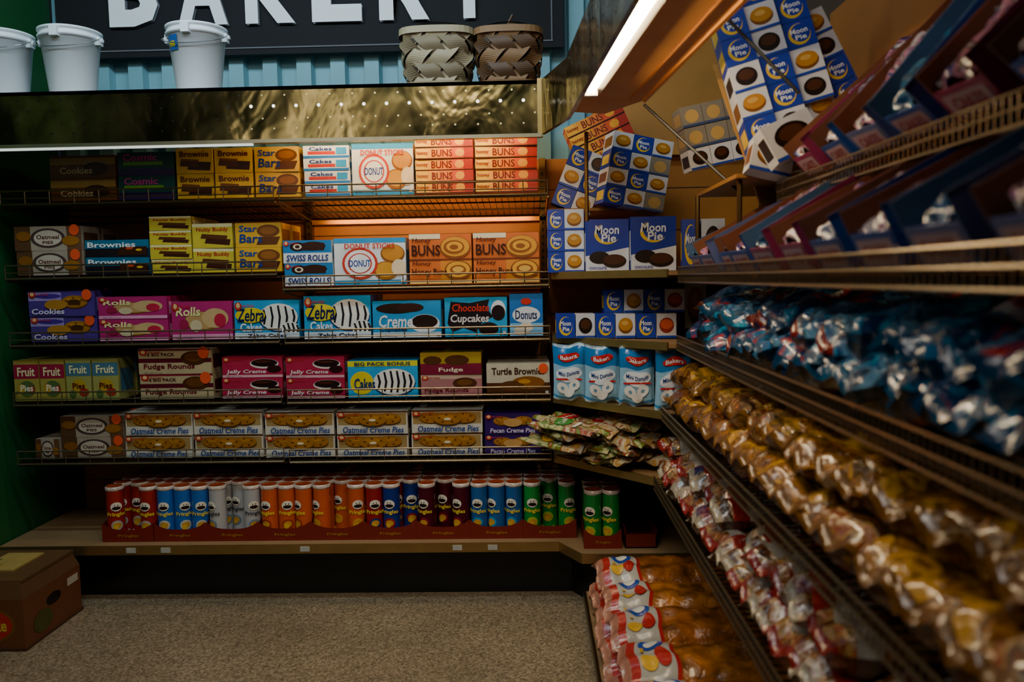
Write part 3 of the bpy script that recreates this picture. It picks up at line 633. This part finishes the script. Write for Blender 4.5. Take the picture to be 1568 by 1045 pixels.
# ---------------------------------------------------------------- mirrored canopy's reflection, built as solid tilted boxes and boards
rack=M(); 
q3(rack,(.60,2.66,2.06),(.66,2.66,2.06),(.80,2.60,1.60),(.74,2.60,1.60),mat('#c08c44','wood'))
rack.rod((.385,2.72,1.95),(.66,2.56,1.64),.005,blk,6); rack.rod((.535,2.2,2.06),(.71,2.15,1.85),.005,blk,6); rack.rod((.225,3.2,1.95),(.225,3.2,1.60),.008,mat('#8c6430','metal'),6)
q3(rack,(.08,3.42,1.66),(.55,3.42,1.66),(.62,3.85,1.70),(.08,3.85,1.70),mat('#9c6a2c','wood'))
q3(rack,(.6,2.36,1.66),(1.05,2.36,1.66),(1.05,2.93,1.66),(.6,2.93,1.66),mat('#9c6a2c','wood'))
rack.box((.3,3.84,1.95),(1.06,3.88,2.6),mat('#b88038','wood'))
rack.rod((.62,2.4,1.40),(.62,2.4,1.66),.008,rail,6); rack.rod((.6,2.9,1.40),(.6,2.9,1.66),.008,rail,6)
rack.obj('mirror_image_rack')
g=['moonS','moonW','moonS','moonB','grey']
mm=M()
Mx=TR(.665,2.36,1.67)@TR(0,0,0,-6,-15,-6)
for r in range(7):
    for c in range(2+(r>1)):
        p=g[(r*2+c+(r//2))%4]
        mm.add(pbox(p,.088,.08,.12),Mx@TR(c*.09,(c*.012),r*.0815))
Mx=TR(.90,2.38,1.68)@TR(0,0,0,-8,-24,4)
for r in range(6):
    for c in range(2): mm.add(pbox(g[(r*3+c)%5],.085,.075,.1),Mx@TR(c*.087,0,r*.077))
mm.add(pbox('moonB',.15,.11,.06),TR(.68,2.22,1.68,-15,-24,10)); mm.add(pbox('moonW',.12,.10,.06),TR(.62,2.30,1.68,-10,14,0))
mm.obj(MB)
mm=M()
for r in range(3):
    for c in range(3): mm.add(pbox('grey' if r else 'moonB',.075,.07,.1),TR(.56,2.8,1.74,0,-12,5)@TR(c*.077,0,r*.073))
for r in range(4):
    for c in range(3): mm.add(pbox((['moonW','moonS','moonW'] if r%2 else ['moonS','moonW','grey'])[c],.085,.072,.13),TR(.30,3.3,1.685,0,10,12)@TR(c*.087,0,r*.074))
mm.obj(MB)
mm=M()
for r in range(3):
    for c in range(2): mm.add(pbox(g[(r+c)%4],.085,.085,.12),TR(.09,3.44,1.70,0,22,0)@TR(c*.087,0,r*.088))
mm.obj(MB)
mm=M()
for r in range(5): mm.add(pbox('flatbun',.27,.05,.14),TR(.26,3.58,1.80,0,-24,0)@TR(0,0,r*.052))
mm.obj('honey_bun_boxes')
# ---------------------------------------------------------------- produce carton
m=M(); cb=mat('#6c3c1c','paper')
m.box((-2.31,2.88,.0),(-1.94,3.26,.2),cb)
m.box((-2.315,2.875,.0),(-1.935,3.265,.012),mat('#4c2c14','paper'))
m.raw([(-2.31,2.88,.2),(-1.94,2.88,.2),(-1.96,2.9,.262),(-2.29,2.9,.262)],[(0,1,2,3)],mat('#5c3c1c','paper'))
m.raw([(-1.94,2.88,.2),(-1.94,3.26,.2),(-1.96,3.24,.262),(-1.96,2.9,.262)],[(0,1,2,3)],mat('#5c3c20','paper'))
m.box((-2.30,2.9,.255),(-1.955,3.25,.266),mat('#5c4020','paper'))
m.box((-2.2,3.0,.266),(-2.05,3.2,.272),mat('#a8904c','paper')); m.raw([(-2.3,2.92,.267),(-2.2,2.9,.268),(-2.12,3.05,.30),(-2.24,3.08,.29)],[(0,1,2,3)],mat('#4c5c2c','paper'))
f=M(); decals(f,[('e',.55,.5,.36,.38,'#7c5818'),('e',.55,.5,.33,.34,'#c01810'),('t','del monte',.55,.5,.54,.24,'#e0c860'),('r',.0,.0,1,.06,'#3c3c18')],.37,.2); m.add(f,TR(-2.31,2.88,0))
f=M(); decals(f,[('e',.5,.66,.13,.12,'#140c06'),('r',.75,.7,.95,.86,'#c8c0b0'),('e',.3,.36,.16,.22,'#4c4c20')],.38,.2); m.add(f,TR(-1.94,2.88,0,0,0,90))
m.obj('cardboard_box')
# ---------------------------------------------------------------- lights
def area(name,loc,tgt,sx,sy,p,c):
    l=bpy.data.lights.new(name,'AREA'); l.shape='RECTANGLE'; l.size=sx; l.size_y=sy; l.energy=p; l.color=c
    o=bpy.data.objects.new(name,l); S.collection.objects.link(o); o.location=loc
    o.rotation_euler=(Vector(tgt)-Vector(loc)).to_track_quat('-Z','Y').to_euler(); return o
area('ceiling_light_back',(-1.0,2.3,3.15),(-1.0,3.8,2.35),2.2,.3,44,(.66,.88,1))
l=area('ceiling_light_room',(-.5,.9,3.1),(-.5,2.9,.5),.9,.7,15,(1,.93,.84)); l.data.spread=math.radians(120)
area('aisle_fill_light',(-1.4,.9,2.6),(.7,1.5,.9),.5,1.2,8,(1,.93,.85))  # added fill, no fixture; lifts the shaded right-hand shelves
area('added_panel_light',(-.5,3.66,1.70),(-.5,3.9,1.56),1.0,.02,2.2,(1,.60,.24))  # added light, no strip fitted; makes the back panel glow orange
w=bpy.data.worlds.new('World'); S.world=w; w.use_nodes=True; w.node_tree.nodes['Background'].inputs[0].default_value=(.25,.32,.4,1); w.node_tree.nodes['Background'].inputs[1].default_value=.03
# ---------------------------------------------------------------- camera
cd=bpy.data.cameras.new('camera'); cd.lens=28.02; cd.sensor_width=36; cd.clip_start=.02
co=bpy.data.objects.new('camera',cd); S.collection.objects.link(co); S.camera=co
co.matrix_world=Matrix.Translation((0,0,1.38))@Matrix.Rotation(math.radians(1.45),4,'Z')@Matrix.Rotation(math.radians(90-4.5),4,'X')@Matrix.Rotation(math.radians(-1.0),4,'Z')
cd.dof.use_dof=True; cd.dof.focus_distance=3.4; cd.dof.aperture_fstop=2.0
